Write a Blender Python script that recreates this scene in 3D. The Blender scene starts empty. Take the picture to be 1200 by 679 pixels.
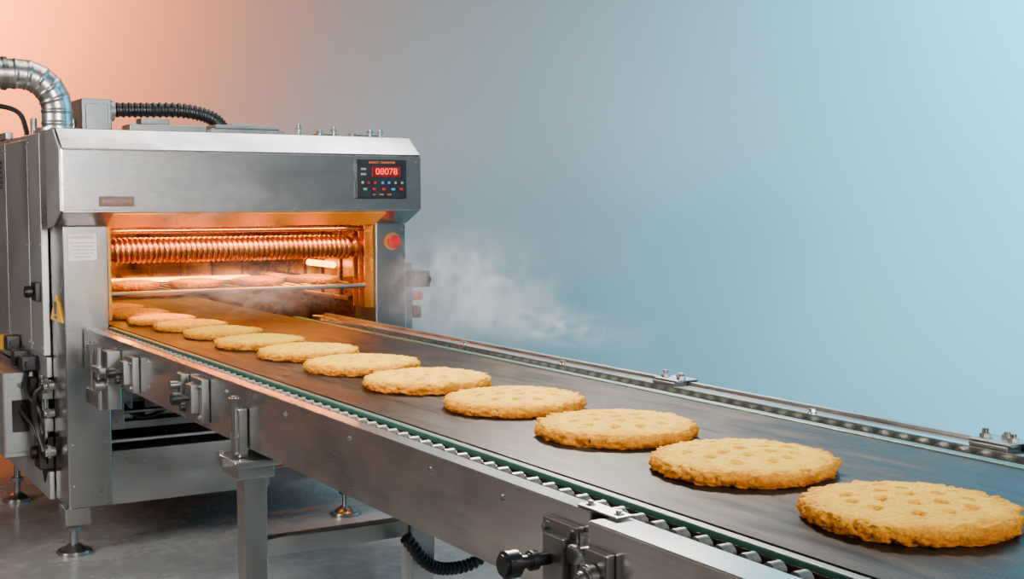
import bpy, bmesh, math, random
from mathutils import Vector, Matrix, noise
random.seed(4)
S=bpy.context.scene
COL=S.collection
H=1.27
BELT=0.82
R=math.radians
# ---------------------------------------------------------------- materials
def newmat(name):
    m=bpy.data.materials.new(name); m.use_nodes=True
    n=m.node_tree; n.nodes.clear()
    out=n.nodes.new('ShaderNodeOutputMaterial')
    return m,n,out
def L(n,a,b): n.links.new(a,b)
def ramp(n,src,stops):
    r=n.nodes.new('ShaderNodeValToRGB'); e=r.color_ramp.elements
    while len(e)<len(stops): e.new(0.5)
    for i,(p,c) in enumerate(stops):
        e[i].position=p; e[i].color=(c[0],c[1],c[2],1)
    L(n,src,r.inputs[0]); return r
def coords(n,scale=(1,1,1)):
    tc=n.nodes.new('ShaderNodeTexCoord'); mp=n.nodes.new('ShaderNodeMapping')
    mp.inputs['Scale'].default_value=scale
    L(n,tc.outputs['Object'],mp.inputs[0]); return mp.outputs[0]
def nz(n,vec,scale=5,detail=4,rough=.5,dist=0):
    x=n.nodes.new('ShaderNodeTexNoise')
    x.inputs['Scale'].default_value=scale; x.inputs['Detail'].default_value=detail
    x.inputs['Roughness'].default_value=rough; x.inputs['Distortion'].default_value=dist
    L(n,vec,x.inputs['Vector']); return x.outputs[0]
def maprange(n,src,a,b,c,d,smooth=False):
    x=n.nodes.new('ShaderNodeMapRange')
    if smooth: x.interpolation_type='SMOOTHSTEP'
    for i,v in zip((1,2,3,4),(a,b,c,d)): x.inputs[i].default_value=v
    L(n,src,x.inputs[0]); return x.outputs[0]
def math_(n,op,a,b=None):
    x=n.nodes.new('ShaderNodeMath'); x.operation=op
    for i,v in enumerate((a,b)):
        if v is None: continue
        if isinstance(v,(int,float)): x.inputs[i].default_value=v
        else: L(n,v,x.inputs[i])
    return x.outputs[0]
def bump(n,src,strength,dist=.002,normal=None):
    b=n.nodes.new('ShaderNodeBump'); b.inputs['Strength'].default_value=strength
    b.inputs['Distance'].default_value=dist
    L(n,src,b.inputs['Height'])
    if normal: L(n,normal,b.inputs['Normal'])
    return b.outputs[0]

def steel(name,c1=(.34,.33,.32),c2=(.74,.72,.70),r=(.16,.32),streak=(3,3,160),metal=1.0,bs=0,refl_smudge=(1,1,1),sw=.09):
    m,n,o=newmat(name)
    p=n.nodes.new('ShaderNodeBsdfPrincipled')
    s=nz(n,coords(n,streak),1.0,2,.5)
    big=nz(n,coords(n,refl_smudge),2.6,3,.5,.3)
    mix=math_(n,'ADD',math_(n,'MULTIPLY',s,sw),math_(n,'MULTIPLY',big,1-sw))
    cr=ramp(n,mix,[(.36,c1),(.64,c2)])  # broad noise paints smudgy bright and dark reflections into the colour
    L(n,cr.outputs[0],p.inputs['Base Color'])
    L(n,maprange(n,mix,.3,.7,r[1],r[0]),p.inputs['Roughness'])
    p.inputs['Metallic'].default_value=metal
    if bs: L(n,bump(n,s,bs,.0004),p.inputs['Normal'])
    L(n,p.outputs[0],o.inputs[0]); return m
def plain(name,c,r=.5,metal=0,var=.15,scale=30,emit=None,es=0):
    m,n,o=newmat(name)
    p=n.nodes.new('ShaderNodeBsdfPrincipled')
    v=nz(n,coords(n),scale,4,.6)
    lo=tuple(x*(1-var) for x in c); hi=tuple(min(1,x*(1+var)) for x in c)
    L(n,ramp(n,v,[(.3,lo),(.7,hi)]).outputs[0],p.inputs['Base Color'])
    L(n,maprange(n,v,.3,.7,max(0,r-.08),r+.08),p.inputs['Roughness'])
    p.inputs['Metallic'].default_value=metal
    if emit:
        p.inputs['Emission Color'].default_value=(*emit,1); p.inputs['Emission Strength'].default_value=es
    L(n,p.outputs[0],o.inputs[0]); return m

M_SX=steel('brushed_steel_x',streak=(.6,1,260),refl_smudge=(.9,1,1.8))
M_SY=steel('brushed_steel_y',streak=(1,.6,260),c1=(.34,.33,.32),c2=(.82,.80,.78),r=(.14,.30),refl_smudge=(1,.9,2.0),sw=.12)
M_SZ=steel('brushed_steel_z',streak=(120,120,.6),c1=(.34,.33,.325),c2=(.58,.57,.555),refl_smudge=(1.2,1.2,.9),sw=.04)
M_SIDE=steel('satin_panel_steel',streak=(120,120,.6),c1=(.34,.345,.35),c2=(.52,.53,.535),r=(.34,.46),refl_smudge=(.8,.8,.8),metal=.8,sw=.04)
M_SD=steel('dull_steel',c1=(.13,.13,.127),c2=(.42,.415,.41),r=(.26,.42))
M_DARK=steel('dark_steel',c1=(.015,.015,.015),c2=(.05,.045,.04),r=(.4,.6))
M_CHROME=steel('bright_steel',c1=(.54,.53,.52),c2=(.78,.77,.76),r=(.12,.24),streak=(5,5,5))
M_LINER=steel('heated_liner',c1=(.022,.009,.002),c2=(.42,.20,.035),r=(.20,.38),streak=(5,3,60),bs=.2,refl_smudge=(2.5,2.5,2.5),sw=.25)
M_COPPER=steel('copper_toned_steel',c1=(.32,.135,.025),c2=(.78,.42,.085),r=(.2,.35),streak=(3,60,60),sw=.2)  # steel in a blotchy copper tone
M_BLACK=plain('black_rubber',(.009,.009,.010),.45)
M_BLACKP=plain('black_plastic',(.006,.006,.008),.35)
M_PANEL=plain('panel_face',(.008,.008,.011),.4)
M_RED=plain('red_plastic',(.48,.006,.005),.35)
M_YEL=plain('yellow_plastic',(.85,.42,.01),.4)
M_YELD=plain('amber_ring',(.36,.17,.03),.45)
M_WHITE=plain('label_white',(.88,.87,.84),.8,var=.02)
M_REDINK=plain('label_red',(.6,.05,.02),.5)
M_INK=plain('label_ink',(.09,.09,.09),.6)
M_BRONZE=plain('name_plate',(.13,.06,.045),.45,metal=.4)
M_GREEN=plain('green_belt_edge',(.003,.052,.038),.45,scale=60)
M_ROLL=plain('roller_nylon',(.12,.112,.093),.38,var=.5,scale=70,metal=.3)
M_GALV=plain('galvanised_box',(.26,.27,.27),.4,metal=.7,scale=12)
M_DISP=plain('display_back',(.10,.004,.004),.3,emit=(1,.02,.01),es=.10)
M_DIGIT=plain('display_digits',(.9,.05,.03),.4,emit=(1,.04,.02),es=2.2)
M_ORINK=plain('orange_ink',(.9,.2,.05),.4,emit=(1,.15,.03),es=.25)
M_BLUEB=plain('blue_button',(.03,.25,.6),.35,emit=(.03,.3,.9),es=.2)
M_GREENB=plain('green_button',(.1,.3,.16),.35)
M_GREYB=plain('grey_button',(.25,.25,.25),.35)
M_HEAT=plain('glowing_element',(1,.5,.1),.5,emit=(1,.38,.015),es=14)
M_PLATEINK=plain('plate_ink',(.30,.18,.14),.4)

def cookie_mat():
    m,n,o=newmat('baked_cookie')
    p=n.nodes.new('ShaderNodeBsdfPrincipled')
    tc=n.nodes.new('ShaderNodeTexCoord'); sx=n.nodes.new('ShaderNodeSeparateXYZ')
    L(n,tc.outputs['Object'],sx.inputs[0])
    rr=math_(n,'SQRT',math_(n,'ADD',math_(n,'MULTIPLY',sx.outputs[0],sx.outputs[0]),math_(n,'MULTIPLY',sx.outputs[1],sx.outputs[1])))
    a=nz(n,coords(n),26,5,.6,.4); f=nz(n,coords(n),150,4,.65)
    edge=maprange(n,rr,.118,.162,0,.40)
    zz=maprange(n,sx.outputs[2],.024,.003,0,.36)
    t=math_(n,'ADD',math_(n,'ADD',edge,zz),math_(n,'MULTIPLY',math_(n,'SUBTRACT',a,.43),.8))
    t=math_(n,'ADD',t,math_(n,'MULTIPLY',math_(n,'SUBTRACT',f,.5),.65))
    at=n.nodes.new('ShaderNodeAttribute'); at.attribute_name='dimple_shade'
    t=math_(n,'ADD',t,math_(n,'MULTIPLY',at.outputs['Fac'],.7))  # shade inside the dimples painted into the cookie colour
    cr=ramp(n,t,[(.0,(.88,.53,.034)),(.26,(.79,.39,.011)),(.6,(.52,.165,.0035)),(1.0,(.18,.040,.002))])
    L(n,cr.outputs[0],p.inputs['Base Color'])
    p.inputs['Roughness'].default_value=.75
    p.inputs['Specular IOR Level'].default_value=.08
    vo=n.nodes.new('ShaderNodeTexVoronoi'); vo.inputs['Scale'].default_value=150; L(n,coords(n),vo.inputs['Vector'])
    b1=bump(n,nz(n,coords(n),75,6,.75),.75,.006)
    b2=bump(n,vo.outputs['Distance'],.45,.004,b1)
    L(n,b2,p.inputs['Normal'])
    L(n,p.outputs[0],o.inputs[0]); return m
M_COOK=cookie_mat()

def belt_mat():
    m,n,o=newmat('belt_surface')
    p=n.nodes.new('ShaderNodeBsdfPrincipled')
    s=nz(n,coords(n,(40,3.0,40)),1.0,5,.6); s2=nz(n,coords(n,(1.5,.7,1)),3.5,6,.65,.8)
    w=n.nodes.new('ShaderNodeTexWave'); w.bands_direction='Y'
    w.inputs['Scale'].default_value=75; w.inputs['Distortion'].default_value=1.2
    L(n,coords(n),w.inputs['Vector'])
    t=math_(n,'ADD',math_(n,'MULTIPLY',s,.5),math_(n,'MULTIPLY',s2,.5))
    L(n,ramp(n,t,[(.38,(.008,.005,.0035)),(.52,(.023,.014,.009)),(.66,(.078,.048,.030))]).outputs[0],p.inputs['Base Color'])
    L(n,maprange(n,t,.38,.62,.30,.50),p.inputs['Roughness'])
    p.inputs['Specular IOR Level'].default_value=.08
    p.inputs['Specular Tint'].default_value=(1,.78,.60,1)
    b=bump(n,w.outputs[1],.25,.0012); b=bump(n,s,.2,.001,b)
    L(n,b,p.inputs['Normal'])
    L(n,p.outputs[0],o.inputs[0]); return m
M_BELT=belt_mat()

def floor_mat():
    m,n,o=newmat('polished_concrete')
    p=n.nodes.new('ShaderNodeBsdfPrincipled')
    a=nz(n,coords(n),1.3,5,.5,.5); b=nz(n,coords(n),18,6,.7)
    t=math_(n,'ADD',math_(n,'MULTIPLY',a,.7),math_(n,'MULTIPLY',b,.3))
    L(n,ramp(n,t,[(.34,(.14,.134,.127)),(.5,(.24,.232,.222)),(.68,(.36,.35,.335))]).outputs[0],p.inputs['Base Color'])
    L(n,maprange(n,t,.35,.65,.12,.32),p.inputs['Roughness'])
    p.inputs['Specular IOR Level'].default_value=.35
    L(n,bump(n,b,.06,.002),p.inputs['Normal'])
    L(n,p.outputs[0],o.inputs[0]); return m
def wall_mat():
    m,n,o=newmat('painted_wall')
    p=n.nodes.new('ShaderNodeBsdfPrincipled')
    a=nz(n,coords(n),.8,4,.5)
    L(n,ramp(n,a,[(.3,(.50,.50,.50)),(.7,(.53,.53,.53))]).outputs[0],p.inputs['Base Color'])
    p.inputs['Roughness'].default_value=.8
    p.inputs['Specular IOR Level'].default_value=.2
    L(n,bump(n,nz(n,coords(n),180,3,.5),.05,.001),p.inputs['Normal'])
    L(n,p.outputs[0],o.inputs[0]); return m

# ---------------------------------------------------------------- geometry helpers
WLOC={}
def empty(name,loc,label,cat,parent=None):
    e=bpy.data.objects.new(name,None); e.empty_display_size=.1
    COL.objects.link(e); e.location=loc; WLOC[e]=Vector(loc)
    if label: e['label']=label
    if cat: e['category']=cat
    return e
def catmull(pts,sub=12):
    pts=[Vector(p) for p in pts]; P=[pts[0]*2-pts[1]]+pts+[pts[-1]*2-pts[-2]]; out=[]
    for i in range(1,len(P)-2):
        for k in range(sub):
            t=k/sub; a,b,c,d=P[i-1],P[i],P[i+1],P[i+2]
            out.append(.5*((2*b)+(c-a)*t+(2*a-5*b+4*c-d)*t*t+(3*b-a-3*c+d)*t**3))
    out.append(pts[-1]); return out
class Part:
    def __init__(s): s.bm=bmesh.new()
    def _m(s,b,mi):
        bmesh.ops.recalc_face_normals(b,faces=b.faces)
        for f in b.faces: f.material_index=mi
        t=bpy.data.meshes.new('t'); b.to_mesh(t); b.free(); s.bm.from_mesh(t); bpy.data.meshes.remove(t); return s
    def box(s,x0,x1,y0,y1,z0,z1,bv=.003,mi=0):
        b=bmesh.new(); bmesh.ops.create_cube(b,size=1)
        for v in b.verts:
            v.co=Vector(((x0+x1)/2+v.co.x*(x1-x0),(y0+y1)/2+v.co.y*(y1-y0),(z0+z1)/2+v.co.z*(z1-z0)))
        bv=min(bv,.45*min(abs(x1-x0),abs(y1-y0),abs(z1-z0)))
        if bv>0: bmesh.ops.bevel(b,geom=list(b.edges),offset=bv,segments=2,affect='EDGES',profile=.5)
        return s._m(b,mi)
    def cyl(s,p0,p1,r,seg=20,mi=0,r2=None,bv=0):
        p0,p1=Vector(p0),Vector(p1); d=p1-p0
        b=bmesh.new(); bmesh.ops.create_cone(b,cap_ends=True,segments=seg,radius1=r,radius2=r if r2 is None else r2,depth=d.length)
        if bv>0:
            es=[e for e in b.edges if len(e.link_faces)==2 and any(len(f.verts)>4 for f in e.link_faces)]
            bmesh.ops.bevel(b,geom=es,offset=bv,segments=2,affect='EDGES')
        q=Vector((0,0,1)).rotation_difference(d.normalized()).to_matrix().to_4x4()
        bmesh.ops.transform(b,matrix=Matrix.Translation((p0+p1)/2)@q,verts=b.verts)
        return s._m(b,mi)
    def prism(s,pts,a0,a1,axis='X',bv=.003,mi=0):
        b=bmesh.new()
        def mk(p,a):
            if axis=='X': return (a,p[0],p[1])
            if axis=='Y': return (p[0],a,p[1])
            return (p[0],p[1],a)
        A=[b.verts.new(mk(p,a0)) for p in pts]; B=[b.verts.new(mk(p,a1)) for p in pts]
        b.faces.new(A); b.faces.new(B[::-1]); k=len(pts)
        for i in range(k): b.faces.new((A[i],A[(i+1)%k],B[(i+1)%k],B[i]))
        bmesh.ops.recalc_face_normals(b,faces=b.faces)
        if bv>0: bmesh.ops.bevel(b,geom=list(b.edges),offset=bv,segments=2,affect='EDGES')
        return s._m(b,mi)
    def tube(s,pts,r,seg=12,mi=0):
        pts=[Vector(p) for p in pts]; b=bmesh.new(); rings=[]
        n=len(pts); t0=(pts[1]-pts[0]).normalized()
        u=t0.orthogonal().normalized()
        for i,p in enumerate(pts):
            t=(pts[min(i+1,n-1)]-pts[max(i-1,0)]).normalized()
            u=(u-t*u.dot(t)).normalized(); w=t.cross(u)
            rr=r(i) if callable(r) else r
            rings.append([b.verts.new(p+(u*math.cos(2*math.pi*k/seg)+w*math.sin(2*math.pi*k/seg))*rr) for k in range(seg)])
        for i in range(n-1):
            for k in range(seg):
                b.faces.new((rings[i][k],rings[i][(k+1)%seg],rings[i+1][(k+1)%seg],rings[i+1][k]))
        b.faces.new(rings[0][::-1]); b.faces.new(rings[-1])
        return s._m(b,mi)
    def bolt(s,p,d,r=.008,h=.007,mi=0):
        p=Vector(p); d=Vector(d).normalized()
        s.cyl(p-d*.001,p+d*.002,r*1.5,18,mi); s.cyl(p+d*.002,p+d*(.002+h),r,6,mi,bv=.0008); return s
    def done(s,name,parent,mats,label=None,**kw):
        if not isinstance(mats,(list,tuple)): mats=[mats]
        me=bpy.data.meshes.new(name)
        co=[v.co for v in s.bm.verts]
        lo=Vector((min(c.x for c in co),min(c.y for c in co),min(c.z for c in co)))
        hi=Vector((max(c.x for c in co),max(c.y for c in co),max(c.z for c in co)))
        c=(lo+hi)/2
        for v in s.bm.verts: v.co=v.co-c
        s.bm.to_mesh(me); s.bm.free()
        for m in mats: me.materials.append(m)
        for p in me.polygons: p.use_smooth=True
        me.set_sharp_from_angle(angle=R(46))
        o=bpy.data.objects.new(name,me); COL.objects.link(o)
        wn=o.modifiers.new('weighted_normal','WEIGHTED_NORMAL'); wn.keep_sharp=True; wn.weight=100
        WLOC[o]=c.copy()
        if parent: o.parent=parent; o.location=c-WLOC[parent]
        else: o.location=c
        if label: o['label']=label
        for k,v in kw.items(): o[k]=v
        return o
def text(name,body,x,y,z,size,mat,parent,sx=1.0,depth=.0006):
    cu=bpy.data.curves.new(name,'FONT'); cu.body=body; cu.size=size; cu.extrude=depth
    cu.align_x='CENTER'; cu.align_y='CENTER'
    t=bpy.data.objects.new(name,cu); COL.objects.link(t)
    bpy.context.view_layer.update()
    me=bpy.data.meshes.new_from_object(t.evaluated_get(bpy.context.evaluated_depsgraph_get()))
    bpy.data.objects.remove(t)
    me.name=name
    for v in me.vertices: v.co=Vector((v.co.x*sx,-v.co.z,v.co.y))
    me.materials.clear(); me.materials.append(mat)
    o=bpy.data.objects.new(name,me); COL.objects.link(o); o.parent=parent
    WLOC[o]=Vector((x,y,z)); o.location=Vector((x,y,z))-WLOC[parent]
    return o

# ---------------------------------------------------------------- setting
fl=Part().box(-6,12,-5,14,-.1,0,0).done('floor',None,floor_mat(),kind='structure')
P0=Vector((3.30,7.03,0)); D=Vector((.611,-.792,0)).normalized(); Nn=Vector((.792,.611,0)).normalized()
w=Part()
q=[P0-D*4.3,P0+D*9,P0+D*9+Nn*.2,P0-D*4.3+Nn*.2]
w.prism([(v.x,v.y) for v in q],0,5.5,'Z',0)
w.done('wall_back',None,wall_mat(),kind='structure')

# ---------------------------------------------------------------- oven
OV=empty('baking_oven',(1.65,5.6,0),'stainless steel industrial tunnel oven with glowing orange baking chamber','oven')
X0,X1=.96,2.34; YF=4.65; YB=6.9; ZT=H+.25
HR=2.318
hd=Part().prism([(4.50,H-.038),(4.50,H+.175),(4.60,H+.25),(4.86,H+.25),(4.86,H-.09),(4.62,H-.09)],.955,HR,'X',.005)
for x in (.975,HR-.02):
    for z in (H-.02,H+.15): hd.bolt((x,4.50,z),(0,-1,0),.005,.003)
hood=hd.done('hood',OV,M_SX,'brushed steel front hood with sloped top edge')
Part().prism([(4.505,H-.034),(4.505,H+.17),(4.602,H+.245),(4.72,H+.245),(4.72,H-.10),(4.62,H-.086)],.949,.9545,'X',.001).done('hood_end_plate',hood,M_SIDE)
Part().prism([(4.512,H-.0445),(4.615,H-.0905),(4.617,H-.095),(4.512,H-.0495)],1.13,2.17,'X',0).done('lip_glow_strip',hood,plain('painted_lip_glow',(.50,.22,.04),.3,metal=1,emit=(1,.26,.008),es=.5,var=.8,scale=6),'orange strip imitating oven light on the hood lip')  # orange light on the steel lip imitated by colour and emission
# control panel
cp=Part().box(2.035,2.25,4.488,4.4995,H+.007,H+.158,.004).done('control_panel',OV,M_PANEL,'black control panel with red digital display')
Part().box(2.100,2.222,4.485,4.489,H+.090,H+.130,.001).done('display',cp,M_DISP,'red lit display')
text('display_digits','08078',2.161,4.4845,H+.110,.036,M_DIGIT,cp,1.05)
text('panel_lettering','BAKING  CONVEYOR',2.143,4.4875,H+.145,.0115,M_ORINK,cp,1.0,.0003)
text('panel_lettering','SET      TIME      TEMP',2.143,4.4875,H+.022,.0085,M_ORINK,cp,1.0,.0003)
for i,(x,mt) in enumerate([(2.06,M_GREYB),(2.085,M_RED),(2.112,M_RED),(2.145,M_BLUEB),(2.172,M_BLUEB),(2.2,M_GREYB),(2.228,M_GREYB)]):
    Part().cyl((x,4.4885,H+.068),(x,4.484,H+.068),.0055,16,bv=.001).done('button',cp,mt)
for i,(x,mt) in enumerate([(2.07,M_GREENB),(2.11,M_RED),(2.15,M_RED),(2.19,M_BLUEB),(2.225,M_RED)]):
    Part().box(x-.007,x+.007,4.484,4.4885,H+.039,H+.048,.001).done('button',cp,mt)
for z in (H+.1,H+.12): Part().box(2.054,2.075,4.485,4.4885,z-.004,z+.004,.001).done('indicator',cp,M_GREYB)
# name plate
npl=Part().box(1.076,1.196,4.495,4.4995,H-.021,H+.014,.002).done('name_plate',OV,M_BRONZE,'small dim bronze name plate')
text('plate_lettering','BAKEOVEN',1.136,4.4948,H-.0035,.020,M_PLATEINK,npl,1.0,.0004)
# posts
lg=Part().box(.985,1.14,YF,4.86,.17,H-.088,.006)
for z in (.25,.40,.62,.80,1.14):
    lg.bolt((1.005,YF,z),(0,-1,0),.004,.003); lg.bolt((1.12,YF,z),(0,-1,0),.004,.003)
lg.box(.97,1.06,YF-.004,4.75,.11,.175,.004)
lg.done('front_post',OV,M_SZ,'tall stainless steel front post')
pr=Part().box(2.19,2.325,YF,4.86,.17,H-.088,.006)
for z in (.93,1.05,1.15): pr.bolt((2.31,YF,z),(0,-1,0),.004,.003)
pr.done('front_post',OV,M_SZ,'stainless steel front post with red stop button')
ja=Part().box(2.178,2.1895,YF+.005,4.85,.84,H-.09,.001)
for k in range(3): ja.box(2.160,2.178,4.69+k*.055,4.70+k*.055,.84,H-.09,.001)
ja.done('door_jamb',OV,M_COPPER,'copper-toned inner jamb')
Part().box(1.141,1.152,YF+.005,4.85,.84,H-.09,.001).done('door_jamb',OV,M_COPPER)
lb=Part().box(1.003,1.10,YF-.0035,YF-.0005,H-.212,H-.118,.0005).done('safety_label',OV,M_WHITE,'white printed safety label')
text('label_lettering','WARNING',1.051,YF-.0042,H-.1305,.016,M_REDINK,lb,1.0,.0003)
for k,sx in enumerate((1.0,.86,1.0,.92,.7)):
    text('label_lettering','hot surface do not touch',1.051,YF-.0042,H-.149-.0125*k,.0082,M_INK,lb,sx,.0003)
es=Part().cyl((2.262,YF,H-.165),(2.262,YF-.006,H-.165),.035,28,bv=.002).done('stop_button',OV,M_YELD,'red mushroom stop button on dull amber ring')
Part().cyl((2.262,YF-.006,H-.165),(2.262,YF-.022,H-.165),.016,20).cyl((2.262,YF-.020,H-.165),(2.262,YF-.038,H-.165),.026,28,bv=.006).done('button_cap',es,M_RED)
def sidepanel(y0,y1,z0,z1,nm='side_panel',mt=M_SIDE,x=.962):
    p=Part().box(x-.006,x+.02,y0,y1,z0,z1,.004)
    for z in (z0+.03,(z0+z1)/2,z1-.03):
        p.bolt((x-.006,y0+.02,z),(-1,0,0),.004,.003); p.bolt((x-.006,y1-.02,z),(-1,0,0),.004,.003)
    return p.done(nm,OV,mt)
sidepanel(4.87,5.085,.70,ZT-.005); sidepanel(5.10,5.535,.70,ZT-.02); sidepanel(5.55,6.2,.70,ZT-.02); sidepanel(6.215,6.88,.70,ZT-.02)
lv=Part()
for k in range(6): lv.box(.948,.958,5.62,5.85,H+.05+k*.02,H+.062+k*.02,.002)
lv.done('louvre',OV,M_DARK)
Part().box(.975,2.32,4.75,YB,ZT-.025,ZT,.003).done('top_panel',OV,M_SX)
Part().box(2.30,2.324,4.87,YB,.2,ZT-.026,.003).done('side_panel',OV,M_SIDE)
Part().box(.985,2.29,YB-.03,YB,.2,ZT-.026,.003).done('back_panel',OV,M_SD)
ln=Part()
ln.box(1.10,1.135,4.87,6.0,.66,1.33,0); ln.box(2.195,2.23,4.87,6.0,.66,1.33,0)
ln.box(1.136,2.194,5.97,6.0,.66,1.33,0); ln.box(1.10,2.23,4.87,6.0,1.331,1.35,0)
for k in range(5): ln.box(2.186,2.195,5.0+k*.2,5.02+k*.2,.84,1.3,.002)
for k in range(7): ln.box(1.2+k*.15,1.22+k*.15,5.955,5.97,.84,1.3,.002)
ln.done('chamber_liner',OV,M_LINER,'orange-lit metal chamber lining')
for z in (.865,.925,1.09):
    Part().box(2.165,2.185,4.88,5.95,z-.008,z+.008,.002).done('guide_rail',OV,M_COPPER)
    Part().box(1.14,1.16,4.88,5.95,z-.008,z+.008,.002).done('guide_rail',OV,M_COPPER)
for (x,z,ya,yb_) in ((2.15,1.0,4.98,5.25),(2.15,.895,5.2,5.9)):
    Part().tube([(x,ya,z),(x,yb_,z)],.013,12).done('heating_element',OV,M_HEAT,'glowing orange heating element')
for y in (5.5,5.85):
    Part().tube([(1.17,y,1.24),(2.12,y,1.24)],.010,12).done('heating_element',OV,M_HEAT,'glowing orange heating element')
Part().tube([(1.17,5.93,.90),(2.12,5.93,.90)],.012,12).done('heating_element',OV,M_HEAT,'glowing orange heating element')
# coil
pts=[]; turns=46; xa,xb=1.185,2.125; yc,zc=4.78,H-.186
for i in range(turns*16+1):
    t=i/(turns*16); a=2*math.pi*turns*t
    pts.append((xa+(xb-xa)*t,yc+.038*math.cos(a),zc+.038*math.sin(a)))
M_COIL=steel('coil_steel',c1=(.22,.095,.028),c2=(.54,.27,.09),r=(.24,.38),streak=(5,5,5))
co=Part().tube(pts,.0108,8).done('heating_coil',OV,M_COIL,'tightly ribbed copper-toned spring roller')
Part().cyl((1.142,yc,zc),(2.188,yc,zc),.041,28).done('coil_shaft',co,M_LINER)
Part().cyl((1.145,yc,zc),(1.172,yc,zc),.052,24,bv=.004).done('coil_end_cap',co,M_DARK)
Part().cyl((2.138,yc,zc),(2.165,yc,zc),.052,24,bv=.004).done('coil_end_cap',co,M_COPPER)
Part().cyl((1.142,4.74,H-.112),(2.188,4.74,H-.112),.010,16).done('tie_rod',OV,M_COPPER)
Part().box(1.142,2.188,5.02,5.05,1.15,1.33,.002).done('baffle_plate',OV,M_LINER)
RZ=.93
rk=Part(); rk.cyl((1.153,4.69,RZ),(2.16,4.69,RZ),.010,16); rk.cyl((1.153,5.18,RZ),(2.16,5.18,RZ),.010,16)
k=1.18
while k<2.15: rk.cyl((k,4.69,RZ+.003),(k,5.18,RZ+.003),.0030,8); k+=.045
rk.done('wire_rack',OV,M_SD,'steel wire rack inside the chamber')
# lower front
Part().box(1.142,1.74,4.67,4.71,.165,.365,.004).done('base_panel',OV,M_SX)
Part().box(1.742,2.19,4.68,4.71,.175,.235,.004).done('base_beam',OV,M_SD)
Part().box(1.142,2.18,4.75,4.79,.425,.455,.003).done('cross_bar',OV,M_SD)
Part().box(1.142,2.18,4.70,4.73,.385,.40,.003).done('cross_bar',OV,M_CHROME)
Part().cyl((1.142,4.86,.535),(2.18,4.86,.535),.032,24,bv=.003).done('return_roller',OV,M_SD)
Part().cyl((1.142,4.70,.50),(2.18,4.70,.50),.009,14).done('cross_bar',OV,M_SD)
Part().box(1.20,1.25,4.78,4.84,.456,.66,.003).done('hanger_plate',OV,M_SD)
Part().box(1.30,1.55,4.80,4.82,.46,.60,.003).bolt((1.33,4.80,.58),(0,-1,0)).bolt((1.52,4.80,.58),(0,-1,0)).done('guard_plate',OV,M_SD)
Part().tube(catmull([(1.16,4.76,.60),(1.20,4.73,.52),(1.27,4.72,.47),(1.36,4.73,.50),(1.42,4.77,.60)]),.009,10).done('cable',OV,M_BLACK)
Part().box(1.143,1.19,4.665,4.70,.44,.58,.003).bolt((1.165,4.665,.56),(0,-1,0),.007,.006).bolt((1.165,4.665,.47),(0,-1,0),.007,.006).done('corner_bracket',OV,M_SD)
Part().box(1.0,2.28,5.15,5.17,.24,.655,.002).done('inner_panel',OV,M_DARK)
Part().box(.985,2.29,4.87,YB-.04,.17,.20,.002).done('base_plate',OV,M_SD)
gb=Part().box(1.22,1.40,4.85,5.05,.205,.40,.01).cyl((1.22,4.95,.31),(1.145,4.95,.31),.05,24,bv=.004)
gb.done('drive_motor',OV,M_DARK)
Part().box(.965,.984,4.87,YB,.165,.27,.004).done('base_beam',OV,M_SIDE)
for (x,y) in ((1.01,4.70),(.99,5.66),(2.08,4.72),(2.08,6.7),(.99,6.7)):
    f=Part().cyl((x,y,.0),(x,y,.014),.062,28,bv=.004).cyl((x,y,.013),(x,y,.035),.045,24,r2=.02).cyl((x,y,.03),(x,y,.168),.013,14).cyl((x,y,.085),(x,y,.10),.026,6)
    f.done('levelling_foot',OV,M_SD)
sb=Part().box(.84,.952,5.05,5.70,.30,.625,.006)
sb.box(.845,.95,5.045,5.052,.32,.60,.002)
sb.done('junction_box',OV,M_GALV,'light grey metal cabinet on the oven flank')
Part().cyl((.90,5.045,.58),(.90,5.03,.58),.012,16,bv=.002).done('cabinet_lock',OV,M_CHROME)
Part().box(.87,.93,5.035,5.0455,.40,.52,.002).done('cabinet_vent',OV,M_DARK)
Part().box(.965,.984,4.87,YB,.62,.695,.003).done('side_beam',OV,M_SIDE)
for y in (4.98,5.9,6.6): Part().box(.965,.99,y,y+.05,.272,.618,.003).done('side_upright',OV,M_SIDE)
Part().box(.935,.956,4.89,4.97,.90,.97,.004).cyl((.93,4.93,.935),(.905,4.93,.935),.022,18,bv=.003).done('latch',OV,M_BLACKP)
tri=Part().prism([(4.66,.838),(4.858,.838),(4.76,.930)],.979,.984,'X',0).done('warning_triangle',OV,M_YEL,'yellow triangular warning sticker')
Part().prism([(4.742,.862),(4.778,.862),(4.782,.908),(4.738,.908)],.976,.979,'X',0).prism([(4.742,.846),(4.778,.846),(4.778,.857),(4.742,.857)],.976,.979,'X',0).done('warning_mark',tri,M_INK)
for (y,z,mt) in ((5.42,.70,M_YEL),(5.30,.71,M_BLACKP),(5.16,.665,M_BLACKP),(5.0,.66,M_BLACKP)):
    Part().box(.90,.955,y,y+.06,z-.03,z+.03,.006).cyl((.9275,y,z),(.9275,y-.02,z),.016,14,bv=.002).done('connector',OV,mt)
for (z,r_) in ((.60,.02),(.50,.016),(.36,.02)):
    Part().cyl((.972,4.80,z),(.935,4.80,z),r_,18,bv=.002).cyl((.955,4.80,z),(.945,4.80,z),r_*1.35,6,bv=.001).done('pipe_fitting',OV,M_CHROME)
Part().box(.945,.984,4.865,4.93,.54,.60,.003).box(.95,.984,4.865,4.90,.42,.47,.003).box(.953,.963,4.87,4.89,.30,.62,.002).done('valve_block',OV,M_SD)
Part().box(.93,.984,4.87,4.96,.28,.40,.004).cyl((.93,4.915,.34),(.91,4.915,.34),.025,20,bv=.003).done('pump_block',OV,M_DARK)
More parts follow.
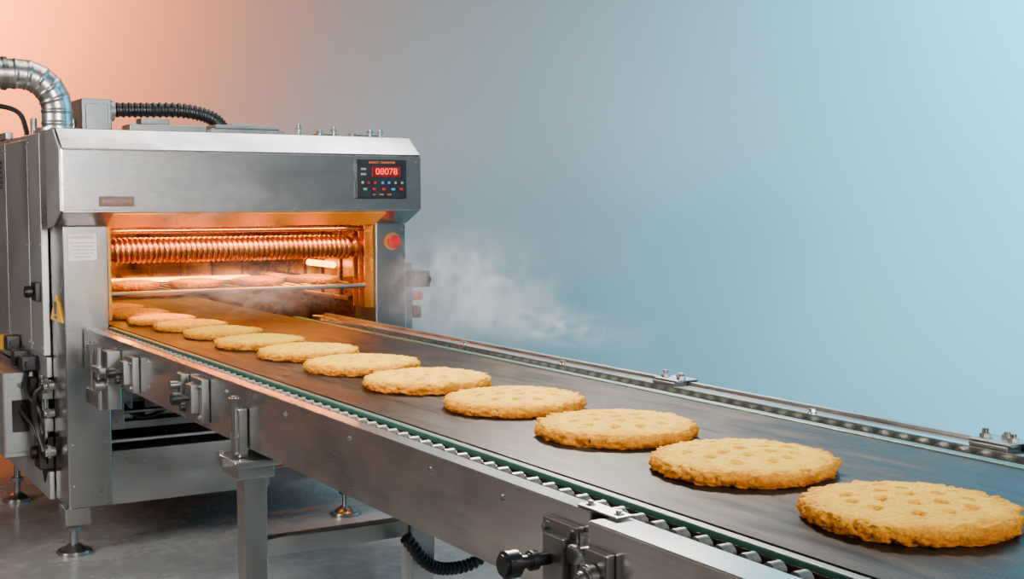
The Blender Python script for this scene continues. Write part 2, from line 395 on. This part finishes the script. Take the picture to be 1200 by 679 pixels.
Part().box(.925,.95,4.97,5.03,.44,.61,.003).done('relay_box',OV,M_DARK)
for i,pp in enumerate([[(.93,5.2,.64),(.90,5.05,.50),(.93,4.93,.42),(.95,4.9,.30),(.97,4.95,.22)],
     [(.93,5.05,.64),(.91,4.97,.56),(.94,4.9,.50),(.96,4.89,.40),(.975,4.95,.28)],
     [(.935,4.80,.60),(.91,4.82,.56),(.92,4.85,.45),(.935,4.80,.36)]]):
    Part().tube(catmull(pp),.009,10).done('cable',OV,M_BLACK)
Part().box(2.335,2.42,4.62,4.73,H-.352,H-.285,.006).cyl((2.40,4.62,H-.32),(2.40,4.605,H-.32),.018,16,bv=.002).done('switch_box',OV,M_BLACKP)
Part().box(2.326,2.365,4.67,4.71,H-.56,H-.25,.004).done('switch_bracket',OV,M_SD)
Part().cyl((2.39,4.70,H-.39),(2.39,4.66,H-.39),.018,18,bv=.002).box(2.366,2.40,4.70,4.715,H-.41,H-.37,.002).done('indicator_lamp',OV,M_RED)
Part().box(2.366,2.40,4.66,4.72,H-.48,H-.43,.004).done('connector',OV,M_BLACKP)
# ---- roof equipment
dz=H+.464
path=[(1.05,5.0,ZT-.01),(1.05,5.0,H+.33)]
for k in range(0,19):
    a=R(5*k); path.append((1.05-.13*(1-math.cos(a)),5.0,H+.334+.13*math.sin(a)))
path+=[(.8,5.0,dz),(.5,5.0,dz),(.15,5.0,dz)]
def densify(pts,step):
    out=[]; pts=[Vector(p) for p in pts]; acc=0; out.append(pts[0])
    for a,b in zip(pts,pts[1:]):
        Ls=(b-a).length; d=step-acc
        while d<=Ls: out.append(a+(b-a)*(d/Ls)); d+=step
        acc=Ls-(d-step)
    return out
dp=densify(path,.005)
du=Part().tube(dp,lambda i:.055+(.0028 if (i%9 in(0,1) and dp[i].x>.88) else 0),32).cyl((1.05,5.0,ZT),(1.05,5.0,ZT+.02),.075,28,bv=.003)
du.done('exhaust_duct',OV,steel('duct_steel',c1=(.50,.48,.45),c2=(.70,.68,.65),r=(.28,.36),streak=(1,1,1)),'segmented shiny metal exhaust duct with elbow')
for x in (.875,.70): Part().cyl((x,5.0,dz),(x-.02,5.0,dz),.062,28,bv=.003).done('duct_clamp',OV,M_SD)
Part().box(.62,.64,4.97,5.03,ZT-.3,dz-.05,.002).done('duct_support',OV,M_SD)
rb=Part().box(1.15,1.265,5.05,5.22,ZT,ZT+.14,.006).box(1.165,1.25,5.044,5.052,ZT+.02,ZT+.12,.003)
rb.cyl((1.265,5.15,ZT+.10),(1.295,5.15,ZT+.10),.04,20)
rb.done('roof_motor_box',OV,M_GALV,'grey metal box with hose outlet')
hp=catmull([(1.285,5.15,ZT+.105),(1.42,5.13,ZT+.108),(1.56,5.1,ZT+.108),(1.66,5.08,ZT+.085),(1.71,5.07,ZT+.04),(1.72,5.07,ZT+.005)],30)
Part().tube(hp,lambda i:.026+(.005 if i%5<2 else 0),18).done('flexible_hose',OV,M_BLACK,'black corrugated flexible hose')
Part().box(1.30,1.60,4.93,5.05,ZT,ZT+.04,.004).box(1.35,1.46,4.95,5.03,ZT+.04,ZT+.065,.004).done('roof_cover',OV,M_SD)
Part().box(1.60,1.90,4.88,5.1,ZT,ZT+.03,.004).box(1.62,1.88,4.88,5.08,ZT+.03,ZT+.045,.003).box(1.70,1.78,4.93,5.0,ZT+.045,ZT+.053,.003).done('roof_hatch',OV,M_GALV)
for (x,h) in ((1.93,.05),(2.02,.03),(2.08,.045),(2.16,.022),(2.24,.04),(2.285,.04)):
    Part().cyl((x,4.8,ZT),(x,4.8,ZT+h),.008,12).cyl((x,4.8,ZT+h*.6),(x,4.8,ZT+h*.6+.008),.014,6).done('roof_bolt',OV,M_SD)
for (x,xx) in ((2.03,2.12),(2.2,2.30)): Part().box(x,xx,4.85,4.9,ZT,ZT+.02,.002).done('roof_strip',OV,M_SD)
Part().tube(catmull([(.78,5.5,ZT+.10),(.9,5.45,ZT+.125),(.985,5.40,ZT+.10),(1.01,5.38,ZT+.03),(1.01,5.38,ZT)]),.010,12).done('cable',OV,M_BLACK)
for x in (.985,1.10,1.13): Part().cyl((x,5.1,ZT),(x,5.1,ZT+.06),.012,12).done('roof_fitting',OV,M_SD)
Part().box(.97,1.0,5.6,6.1,ZT,ZT+.03,.003).done('roof_strip',OV,M_SD)

# ---------------------------------------------------------------- conveyor
CV=empty('belt_conveyor',(1.5,2.8,0),'stainless steel belt conveyor with dark belt leading out of the oven','conveyor')
Y0,Y1=.1,5.9
prof=[]
for k in range(13):
    a=R(90+180*k/12); prof.append((Y0+.05+.05*math.cos(a),BELT-.05+.05*math.sin(a)))
for k in range(13):
    a=R(-90+180*k/12); prof.append((Y1-.05+.05*math.cos(a),BELT-.05+.05*math.sin(a)))
Part().prism(prof,1.152,1.830,'X',0).done('conveyor_belt',CV,M_BELT,'dark streaked brown-black conveyor belt')
Part().box(1.134,1.1515,Y0+.05,4.64,BELT-.03,BELT-.002,.003).done('belt_edge',CV,M_GREEN,'green belt edge strip')
Part().box(1.8305,1.856,Y0+.05,4.64,BELT-.03,BELT+.003,.003).done('belt_edge',CV,M_GREEN,'green belt edge strip')
def roller_part(P,x0,x1,y,z=BELT-.019):
    P.cyl((x0,y,z),(x1,y,z),.0130,20,bv=.006); return P
ys=[]; y=.42
while y<4.6: ys.append(y); y+=.048
items=sorted([(yy,s) for yy in ys for s in (0,1)])
rest=Part(); base={}
for i,(yy,s) in enumerate(items):
    xx=(1.095,1.127) if s==0 else (1.865,1.896)
    if i<100:
        if s not in base:
            o=roller_part(Part(),*xx,yy).done('roller',CV,M_ROLL,'worn metal roller'); base[s]=(o,yy)
        else:
            o=base[s][0].copy(); COL.objects.link(o); o.location.y+=yy-base[s][1]
    else: roller_part(rest,*xx,yy)
rest.done('rollers',CV,M_ROLL,kind='stuff')
for (a,b_) in ((1.062,1.1335),(1.8565,1.905)): Part().box(a,b_,Y0,4.64,BELT-.055,BELT-.036,.001).done('roller_channel',CV,M_DARK)
for (a,b_) in ((1.082,1.0935),(1.1285,1.1335),(1.8565,1.863),(1.898,1.905)): Part().box(a,b_,Y0,4.64,BELT-.0355,BELT-.010,.001).done('roller_rail',CV,M_DARK)
sp=Part().prism([(1.045,.672),(1.045,BELT),(1.080,BELT),(1.080,BELT-.010),(1.056,BELT-.012),(1.056,.684),(1.085,.684),(1.085,.672)],1.50,4.63,'Y',.0015)
for yy in (1.75,2.0,2.35,2.7,3.1,3.5,3.8,4.2): sp.bolt((1.045,yy,.79),(-1,0,0),.0045,.003)
sp.done('side_plate',CV,M_SY,'long brushed steel side plate')
sp=Part().prism([(1.018,.662),(1.018,BELT-.002),(1.080,BELT-.002),(1.080,BELT-.014),(1.032,BELT-.016),(1.032,.662)],Y0,1.468,'Y',.002)
for yy in (.6,.9,1.2): sp.bolt((1.018,yy,.77),(-1,0,0),.005,.003)
sp.done('side_plate',CV,M_SY,'brushed steel side plate')
Part().prism([(1.970,.672),(1.970,BELT+.005),(1.907,BELT+.005),(1.907,BELT-.010),(1.958,BELT-.012),(1.958,.672)],Y0,4.63,'Y',.0015).done('side_plate',CV,M_SY,'brushed steel side plate')
Part().prism([(1.955,BELT+.0055),(1.970,BELT+.0055),(1.970,BELT+.012),(1.955,BELT+.012)],Y0,4.63,'Y',.001).done('edge_strip',CV,M_SD,'thin steel edge strip')
for yy in (.5,1.2,2.2,3.2,4.1): Part().box(1.087,1.955,yy,yy+.05,.68,.715,.002).done('cross_member',CV,M_SD)
def farbracket(y):
    p=Part().box(1.918,1.985,y-.045,y+.045,BELT+.0125,BELT+.018,.002).box(1.912,1.953,y-.042,y+.042,BELT+.0052,BELT+.0124,.001)
    p.box(1.9712,1.985,y-.04,y+.04,BELT-.06,BELT+.0124,.001)
    for k,(dx,dy,h) in enumerate(((0.025,-.03,.016),(.025,.03,.018),(.048,0,.013))):
        p.cyl((1.918+dx,y+dy,BELT+.017),(1.918+dx,y+dy,BELT+.017+h),.006,12)
        p.cyl((1.918+dx,y+dy,BELT+.018),(1.918+dx,y+dy,BELT+.026),.011,6,bv=.001)
    p.done('rail_bracket',CV,M_SD,'small bolted bracket on the rail')
for y in (2.44,1.50): farbracket(y)
for y in (1.95,3.45,2.9): Part().bolt((1.925,y,BELT+.005),(0,0,1),.007,.006).done('rail_screw',CV,M_CHROME)
jt=Part().box(1.032,1.046,1.515,1.61,.668,.795,.003).box(1.020,1.033,1.535,1.59,.69,.775,.003)
for (yy,z) in ((1.53,.78),(1.597,.78),(1.53,.685),(1.597,.685)): jt.bolt((1.032,yy,z),(-1,0,0),.006,.005)
jt.done('joint_bracket',CV,M_SD)
jk=Part().cyl((1.02,1.575,.738),(.995,1.575,.738),.010,16).cyl((1.002,1.575,.738),(.985,1.575,.738),.015,20,bv=.003).cyl((.987,1.575,.738),(.962,1.575,.738),.010,16).cyl((.97,1.575,.738),(.94,1.575,.738),.021,24,bv=.005)
jk.done('clamp_knob',CV,M_BLACKP,'black plastic clamping knob')
jt=Part().box(1.03,1.044,1.475,1.507,.655,.79,.003).cyl((1.03,1.49,.765),(1.01,1.49,.765),.010,18).cyl((1.016,1.49,.765),(1.004,1.49,.765),.015,6,bv=.002)
jt.done('joint_bolt',CV,M_CHROME)
jt=Part().box(1.002,1.0175,1.40,1.455,.67,.785,.003).cyl((1.002,1.43,.75),(.985,1.43,.75),.018,24,bv=.003).cyl((.985,1.43,.75),(.975,1.43,.75),.010,18,bv=.002).cyl((1.002,1.43,.70),(.99,1.43,.70),.012,6)
jt.done('joint_bracket',CV,M_SD)
jt=Part().box(1.048,1.078,1.44,1.54,BELT+.0005,BELT+.004,.001)
for yy in (1.455,1.525): jt.bolt((1.063,yy,BELT+.004),(0,0,1),.005,.004)
jt.done('joint_plate',CV,M_SD)
def block(y,z,s=1.0,nm='guide_clamp'):
    p=Part().box(1.022,1.044,y-.05*s,y+.05*s,z-.055*s,z+.06*s,.003).box(1.0,1.023,y-.03*s,y+.02*s,z-.03*s,z+.045*s,.003)
    for (a,b) in ((-.035,.04),(.035,.04),(-.035,-.04),(.035,-.04)): p.bolt((1.022,y+a*s,z+b*s),(-1,0,0),.006,.005)
    p.done(nm,CV,M_SD)
    q=Part().cyl((1.0,y-.005,z+.01),(.965,y-.005,z+.01),.008,12).cyl((.98,y-.005,z+.01),(.955,y-.005,z+.01),.017,18,bv=.003)
    q.done('clamp_knob',CV,M_BLACKP)
    Part().cyl((1.022,y+.035,z-.02),(.99,y+.035,z-.02),.012,14,bv=.002).done('clamp_knob',CV,M_BLACKP)
block(3.28,.745); block(3.95,.735,.95)
Part().box(1.02,1.044,3.40,3.44,.69,.80,.003).cyl((1.02,3.42,.77),(.995,3.42,.77),.012,12).done('side_lug',CV,M_SD)
ob=Part().box(1.0,1.044,4.12,4.19,.60,.79,.004).box(.97,1.0,4.10,4.21,.72,.74,.003).cyl((.985,4.155,.60),(.985,4.155,.80),.009,14).cyl((1.0,4.155,.68),(.965,4.155,.68),.022,18,bv=.003)
ob.box(1.0,1.03,4.25,4.42,.59,.64,.003).box(1.03,1.044,4.3,4.36,.60,.76,.003)
ob.cyl((1.015,4.38,.64),(1.015,4.38,.80),.008,12).cyl((1.015,4.38,.77),(1.015,4.38,.79),.018,6)
ob.done('mounting_bracket',CV,M_SD)
def stand(y):
    st=Part().box(1.032,1.090,y-.028,y+.028,.018,.60,.003).done('support_leg',CV,M_SZ,'square steel support leg')
    Part().cyl((1.06,y,0),(1.06,y,.018),.05,24,bv=.003).done('foot_pad',st,M_BLACK)
    m=Part().box(1.48,1.55,y-.03,y+.03,.018,.676,.004).done('support_leg',CV,M_SIDE,'square steel support leg')
    Part().cyl((1.515,y,0),(1.515,y,.018),.05,24,bv=.003).done('foot_pad',m,M_BLACK)
    f=Part().box(1.90,1.965,y-.035,y+.035,.018,.668,.004).done('support_leg',CV,M_SZ,'square steel support leg')
    Part().cyl((1.93,y,0),(1.93,y,.018),.05,24,bv=.003).done('foot_pad',f,M_BLACK)
    Part().box(1.091,1.479,y-.02,y+.02,.395,.44,.003).done('tie_bar',CV,M_SIDE)
    Part().box(1.551,1.899,y-.02,y+.02,.395,.44,.003).done('tie_bar',CV,M_SIDE)
    c=Part().box(.995,1.11,y-.07,y+.07,.632,.650,.003).box(1.005,1.10,y-.055,y+.055,.602,.632,.003).box(1.02,1.043,y-.03,y+.03,.651,.77,.003)
    c.cyl((1.018,y-.012,.66),(1.018,y-.012,.80),.009,12).cyl((1.018,y-.012,.775),(1.018,y-.012,.795),.017,6)
    c.cyl((1.0,y-.02,.641),(.98,y-.02,.641),.010,6); c.cyl((1.0,y+.05,.66),(1.0,y+.05,.62),.010,6)
    for a in(-.015,.015): c.bolt((1.02,y+a,.70),(-1,0,0),.007,.006)
    c.done('leg_clamp',CV,M_SZ)
stand(2.97); stand(.75)
hp=catmull([(1.44,2.89,.41),(1.5,2.89,.335),(1.57,2.89,.31),(1.66,2.89,.325),(1.76,2.89,.42),(1.80,2.9,.60),(1.80,2.9,.70)],26)
Part().tube(hp,lambda i:.014+(.0035 if i%4<2 else 0),14).done('flexible_hose',CV,M_BLACK,'black corrugated hose under the conveyor')

# ---------------------------------------------------------------- cookies
def cookie_mesh(seed,Rr=.158,T=.038,seg=210):
    rnd=random.Random(seed); off=Vector((seed*7.3,seed*3.1,seed*1.7))
    dim=[(0.004,0.003)]
    for (n,rad) in ((6,.047),(11,.094)):
        a0=rnd.random()*6.28
        for k in range(n):
            a=a0+6.283*k/n+rnd.uniform(-.12,.12); q=rad+rnd.uniform(-.007,.007)
            dim.append((q*math.cos(a),q*math.sin(a)))
    prof=[]; nt_=68
    for i in range(1,nt_+1): 
        r=.93*Rr*i/nt_; prof.append((r,T*(1-.38*(r/Rr)**2.3),0))
    zt=prof[-1][1]
    for i in range(1,17):
        a=math.pi*i/16; zm=zt*.5; prof.append((.93*Rr+.07*Rr*math.sin(a)**.8, zm+zm*math.cos(a),1))
    prof.append((.6*Rr,0,2))
    me=bpy.data.meshes.new('cookie'); vs=[(0,0,T-.006)]; dimple_shade=[.8]
    for (r,z,kind) in prof:
        for k in range(seg):
            a=6.28318*k/seg; ca,sa=math.cos(a),math.sin(a)
            o1=1+.028*noise.noise(Vector((ca*1.6,sa*1.6,seed*5.0)))+.024*noise.noise(Vector((ca*9,sa*9,seed*5.0+3)))
            x,y=r*ca*(1+(o1-1)*(r/Rr)**2),r*sa*(1+(o1-1)*(r/Rr)**2)
            p=Vector((x,y,z))
            lowf=noise.noise(p*11+off); mid=noise.noise(p*40+off); hi=noise.noise(p*110+off); vh=noise.noise(p*240+off)
            ts=0; zz=z; er=(r/Rr)**6
            if kind==0:
                zz+=.0020*lowf+.0014*mid+.0012*hi+.0012*vh+er*(.0038*mid+.0042*hi)
                for (dx,dy) in dim:
                    d2=(x-dx)**2+(y-dy)**2
                    if d2<.0016:
                        g=math.exp(-(d2/.0000720)**1.6); zz-=.0135*g; ts=max(ts,g)
                        zz+=.0012*math.exp(-((math.sqrt(d2)-.0135)/.005)**2)
            elif kind==1:
                m=.0055*mid+.0085*hi+.0062*vh
                x+=ca*m; y+=sa*m; zz=max(.0,z+.0050*hi*math.sin(min(1,z/T)*math.pi/2))
            vs.append((x,y,max(0,zz))); dimple_shade.append(ts)
    fs=[(0,1+k,1+(k+1)%seg) for k in range(seg)]
    for i in range(len(prof)-1):
        for k in range(seg):
            a=1+i*seg+k; b_=1+i*seg+(k+1)%seg; fs.append((a,a+seg,b_+seg,b_))
    fs.append(tuple(1+(len(prof)-1)*seg+k for k in range(seg))[::-1])
    me.from_pydata(vs,[],fs); me.update()
    at=me.attributes.new('dimple_shade','FLOAT','POINT')
    for i,v in enumerate(dimple_shade): at.data[i].value=v
    for p in me.polygons: p.use_smooth=True
    me.materials.append(M_COOK)
    bm_=bmesh.new(); bm_.from_mesh(me); bmesh.ops.recalc_face_normals(bm_,faces=bm_.faces); bm_.to_mesh(me); bm_.free()
    return me
CM=[cookie_mesh(i+1) for i in range(5)]
def cookie(x,y,z,Dm,i,group,label):
    o=bpy.data.objects.new('cookie',CM[i%5]); COL.objects.link(o)
    o.location=(x,y,z); s=Dm/.322*.975; o.scale=(s,s,max(s,.85)); o.rotation_euler=(0,0,i*1.37)
    o['label']=label; o['category']='cookie'; o['group']=group
    return o
BK=[(1.447,1.268,.311),(1.476,1.66,.316),(1.486,2.043,.319),(1.488,2.437,.316),(1.473,2.831,.318),(1.467,3.205,.312),(1.455,3.563,.298),(1.43,3.90,.285)]
for i,(x,y,d) in enumerate(BK): cookie(x*.967,y*.967,BELT+.0005,d,i,'cookies on the conveyor belt','large round golden cookie with dimples on the dark belt')
for i,(x,y,d) in enumerate([(1.375,4.10,.265),(1.355,4.39,.255),(1.335,4.67,.25),(1.32,4.95,.25),(1.30,5.23,.25)]):
    cookie(x,y,BELT+.0005,d,i+8,'cookies on the conveyor belt','golden cookie lit orange at the oven mouth on the belt')
for i,x in enumerate((1.28,1.53,1.78,2.02)):
    cookie(x,4.88,RZ+.0068,.215,i+2,'cookies on the oven rack','golden cookie baking on the wire rack inside the oven')

# ---------------------------------------------------------------- steam
def steam(loc,sc,dens,seed,lo=.5,hi=.75,rot=(0,0,0),nscale=1.6,glow=.3,gc=(.85,.9,.95),ms=(1.5,1.5,.9),lab='wispy white steam rising around the hot conveyor',dist=2.6):
    m,n,o=newmat('steam_volume')
    pv=n.nodes.new('ShaderNodeVolumePrincipled')
    tc=n.nodes.new('ShaderNodeTexCoord')
    ln_=n.nodes.new('ShaderNodeVectorMath'); ln_.operation='LENGTH'; L(n,tc.outputs['Object'],ln_.inputs[0])
    fall=maprange(n,ln_.outputs['Value'],.0,.98,1,0,smooth=True)
    mp=n.nodes.new('ShaderNodeMapping'); mp.inputs['Location'].default_value=(seed*3.1,seed,0)
    mp.inputs['Scale'].default_value=ms
    L(n,tc.outputs['Object'],mp.inputs[0])
    no=nz(n,mp.outputs[0],nscale,5,.5,dist)
    d=math_(n,'MULTIPLY',math_(n,'MULTIPLY',math_(n,'POWER',maprange(n,no,lo,hi,0,1),1.4),fall),dens)
    L(n,d,pv.inputs['Density'])
    pv.inputs['Color'].default_value=(.98,.98,.99,1); pv.inputs['Anisotropy'].default_value=0
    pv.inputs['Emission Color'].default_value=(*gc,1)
    L(n,math_(n,'MULTIPLY',d,glow),pv.inputs['Emission Strength'])  # self-glow added to stand in for light scattered by the steam
    L(n,pv.outputs[0],o.inputs['Volume'])
    bm_=bmesh.new(); bmesh.ops.create_icosphere(bm_,subdivisions=3,radius=1)
    me=bpy.data.meshes.new('steam'); bm_.to_mesh(me); bm_.free(); me.materials.append(m)
    ob=bpy.data.objects.new('steam',me); COL.objects.link(ob); ob.location=loc; ob.scale=sc; ob.rotation_euler=rot
    ob['label']=lab; ob['category']='steam'; ob['kind']='stuff'
steam((2.24,4.02,.96),(.30,.66,.27),7,1,.42,.78,glow=.52,nscale=1.9,ms=(1.2,2.0,.8),dist=2.0)
steam((2.12,3.30,.89),(.13,.62,.09),6,5,.42,.78,glow=.52,nscale=1.8,ms=(1,2.8,.8),dist=1.8)
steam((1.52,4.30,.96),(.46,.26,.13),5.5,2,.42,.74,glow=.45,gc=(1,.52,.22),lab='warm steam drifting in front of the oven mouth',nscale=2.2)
steam((1.42,4.40,1.29),(.50,.078,.19),11,3,.42,.76,glow=.30,gc=(.95,.92,.9),lab='faint haze added in place of a reflection smear on the hood',dist=1.8,nscale=1.8)  # volume imitates a reflection smear across the hood

# ---------------------------------------------------------------- lights
def area(name,loc,tgt,size,e,c,sy=None,spread=None):
    l=bpy.data.lights.new(name,'AREA'); l.energy=e; l.color=c; l.size=size
    if sy: l.shape='RECTANGLE'; l.size_y=sy
    if spread: l.spread=R(spread)
    o=bpy.data.objects.new(name,l); COL.objects.link(o); o.location=loc
    o.rotation_euler=(Vector(tgt)-Vector(loc)).to_track_quat('-Z','Y').to_euler(); return o
area('key_light',(-.6,2.4,2.6),(1.6,2.8,.8),.4,30,(1,.92,.80),spread=90)
area('top_light',(2.9,4.0,2.9),(1.5,1.9,.8),.35,64,(1,.92,.80),spread=80)
area('added_roof_fill',(2.45,5.3,3.8),(1.6,4.8,1.5),1.6,7,(1,.97,.94),spread=60)  # unseen lamp added to lighten the sloped hood edge
area('added_front_fill',(.9,-1.8,2.0),(1.6,4.5,1.25),.9,22,(1,.97,.94),spread=40)  # added lamp behind the camera, puts highlights on the hood
area('added_side_fill',(-2.6,3.6,1.9),(1.0,3.9,.8),1.1,34,(1,.92,.84),spread=80)  # extra lamp out of view, added for a highlight along the side plates
area('blue_side_light',(4.2,.8,2.9),(1.7,2.2,.8),1.2,16,(.25,.70,1),spread=100)
area('wall_blue_light',(4.6,1.7,3.9),(6.3,3.0,1.9),1.0,560,(.045,.64,1),spread=130)
area('wall_orange_light',(-.5,8.6,3.2),(1.2,9.8,3.0),1.2,430,(1,.22,.018),spread=120)
area('wall_fill_light',(2.0,4.2,5.2),(3.8,6.4,1.9),2.2,66,(1,.985,.93))
O=(1,.29,.006)
area('oven_glow',(1.66,5.5,1.31),(1.66,5.5,.8),.9,7,O,.5)
area('oven_mouth_glow',(1.66,4.92,1.24),(1.58,3.8,.75),.8,17,(1,.32,.012),.08)
l=area('added_lip_light',(1.66,4.67,1.1785),(1.66,4.67,.5),.9,16,(1,.26,.008),.04)  # hidden lamp added under the hood to warm belt and coil
p=bpy.data.lights.new('oven_point','POINT'); p.energy=7; p.color=(1,.34,.01); p.shadow_soft_size=.04
po=bpy.data.objects.new('oven_point',p); COL.objects.link(po); po.location=(1.45,5.6,1.02)

wd=bpy.data.worlds.new('world'); S.world=wd; wd.use_nodes=True
n=wd.node_tree; n.nodes.clear(); o=n.nodes.new('ShaderNodeOutputWorld'); bg=n.nodes.new('ShaderNodeBackground')
tc=n.nodes.new('ShaderNodeTexCoord'); sx=n.nodes.new('ShaderNodeSeparateXYZ'); L(n,tc.outputs['Generated'],sx.inputs[0])
r=ramp(n,maprange(n,sx.outputs[2],-1,1,0,1),[(.3,(.01,.01,.01)),(.47,(.03,.03,.03)),(.53,(.66,.66,.66)),(.60,(.46,.46,.46)),(.70,(.06,.06,.06)),(.95,(.18,.18,.18))])
r2=ramp(n,maprange(n,sx.outputs[0],-1,1,0,1),[(.15,(1.0,.93,.87)),(.5,(1.0,.98,.96)),(.9,(.72,.93,1.0))])
mx=n.nodes.new('ShaderNodeVectorMath'); mx.operation='MULTIPLY'; L(n,r.outputs[0],mx.inputs[0]); L(n,r2.outputs[0],mx.inputs[1])
L(n,mx.outputs[0],bg.inputs[0]); bg.inputs[1].default_value=.34; L(n,bg.outputs[0],o.inputs[0])

# ---------------------------------------------------------------- camera
cam=bpy.data.cameras.new('camera'); cam.lens=45; cam.sensor_width=36; cam.clip_start=.05
co_=bpy.data.objects.new('camera',cam); COL.objects.link(co_)
th=R(31.3); pt=math.atan(104.5/1500)
fw=Vector((math.sin(th)*math.cos(pt),math.cos(th)*math.cos(pt),-math.sin(pt)))
co_.location=(0,0,H); co_.rotation_euler=fw.to_track_quat('-Z','Y').to_euler()
S.camera=co_
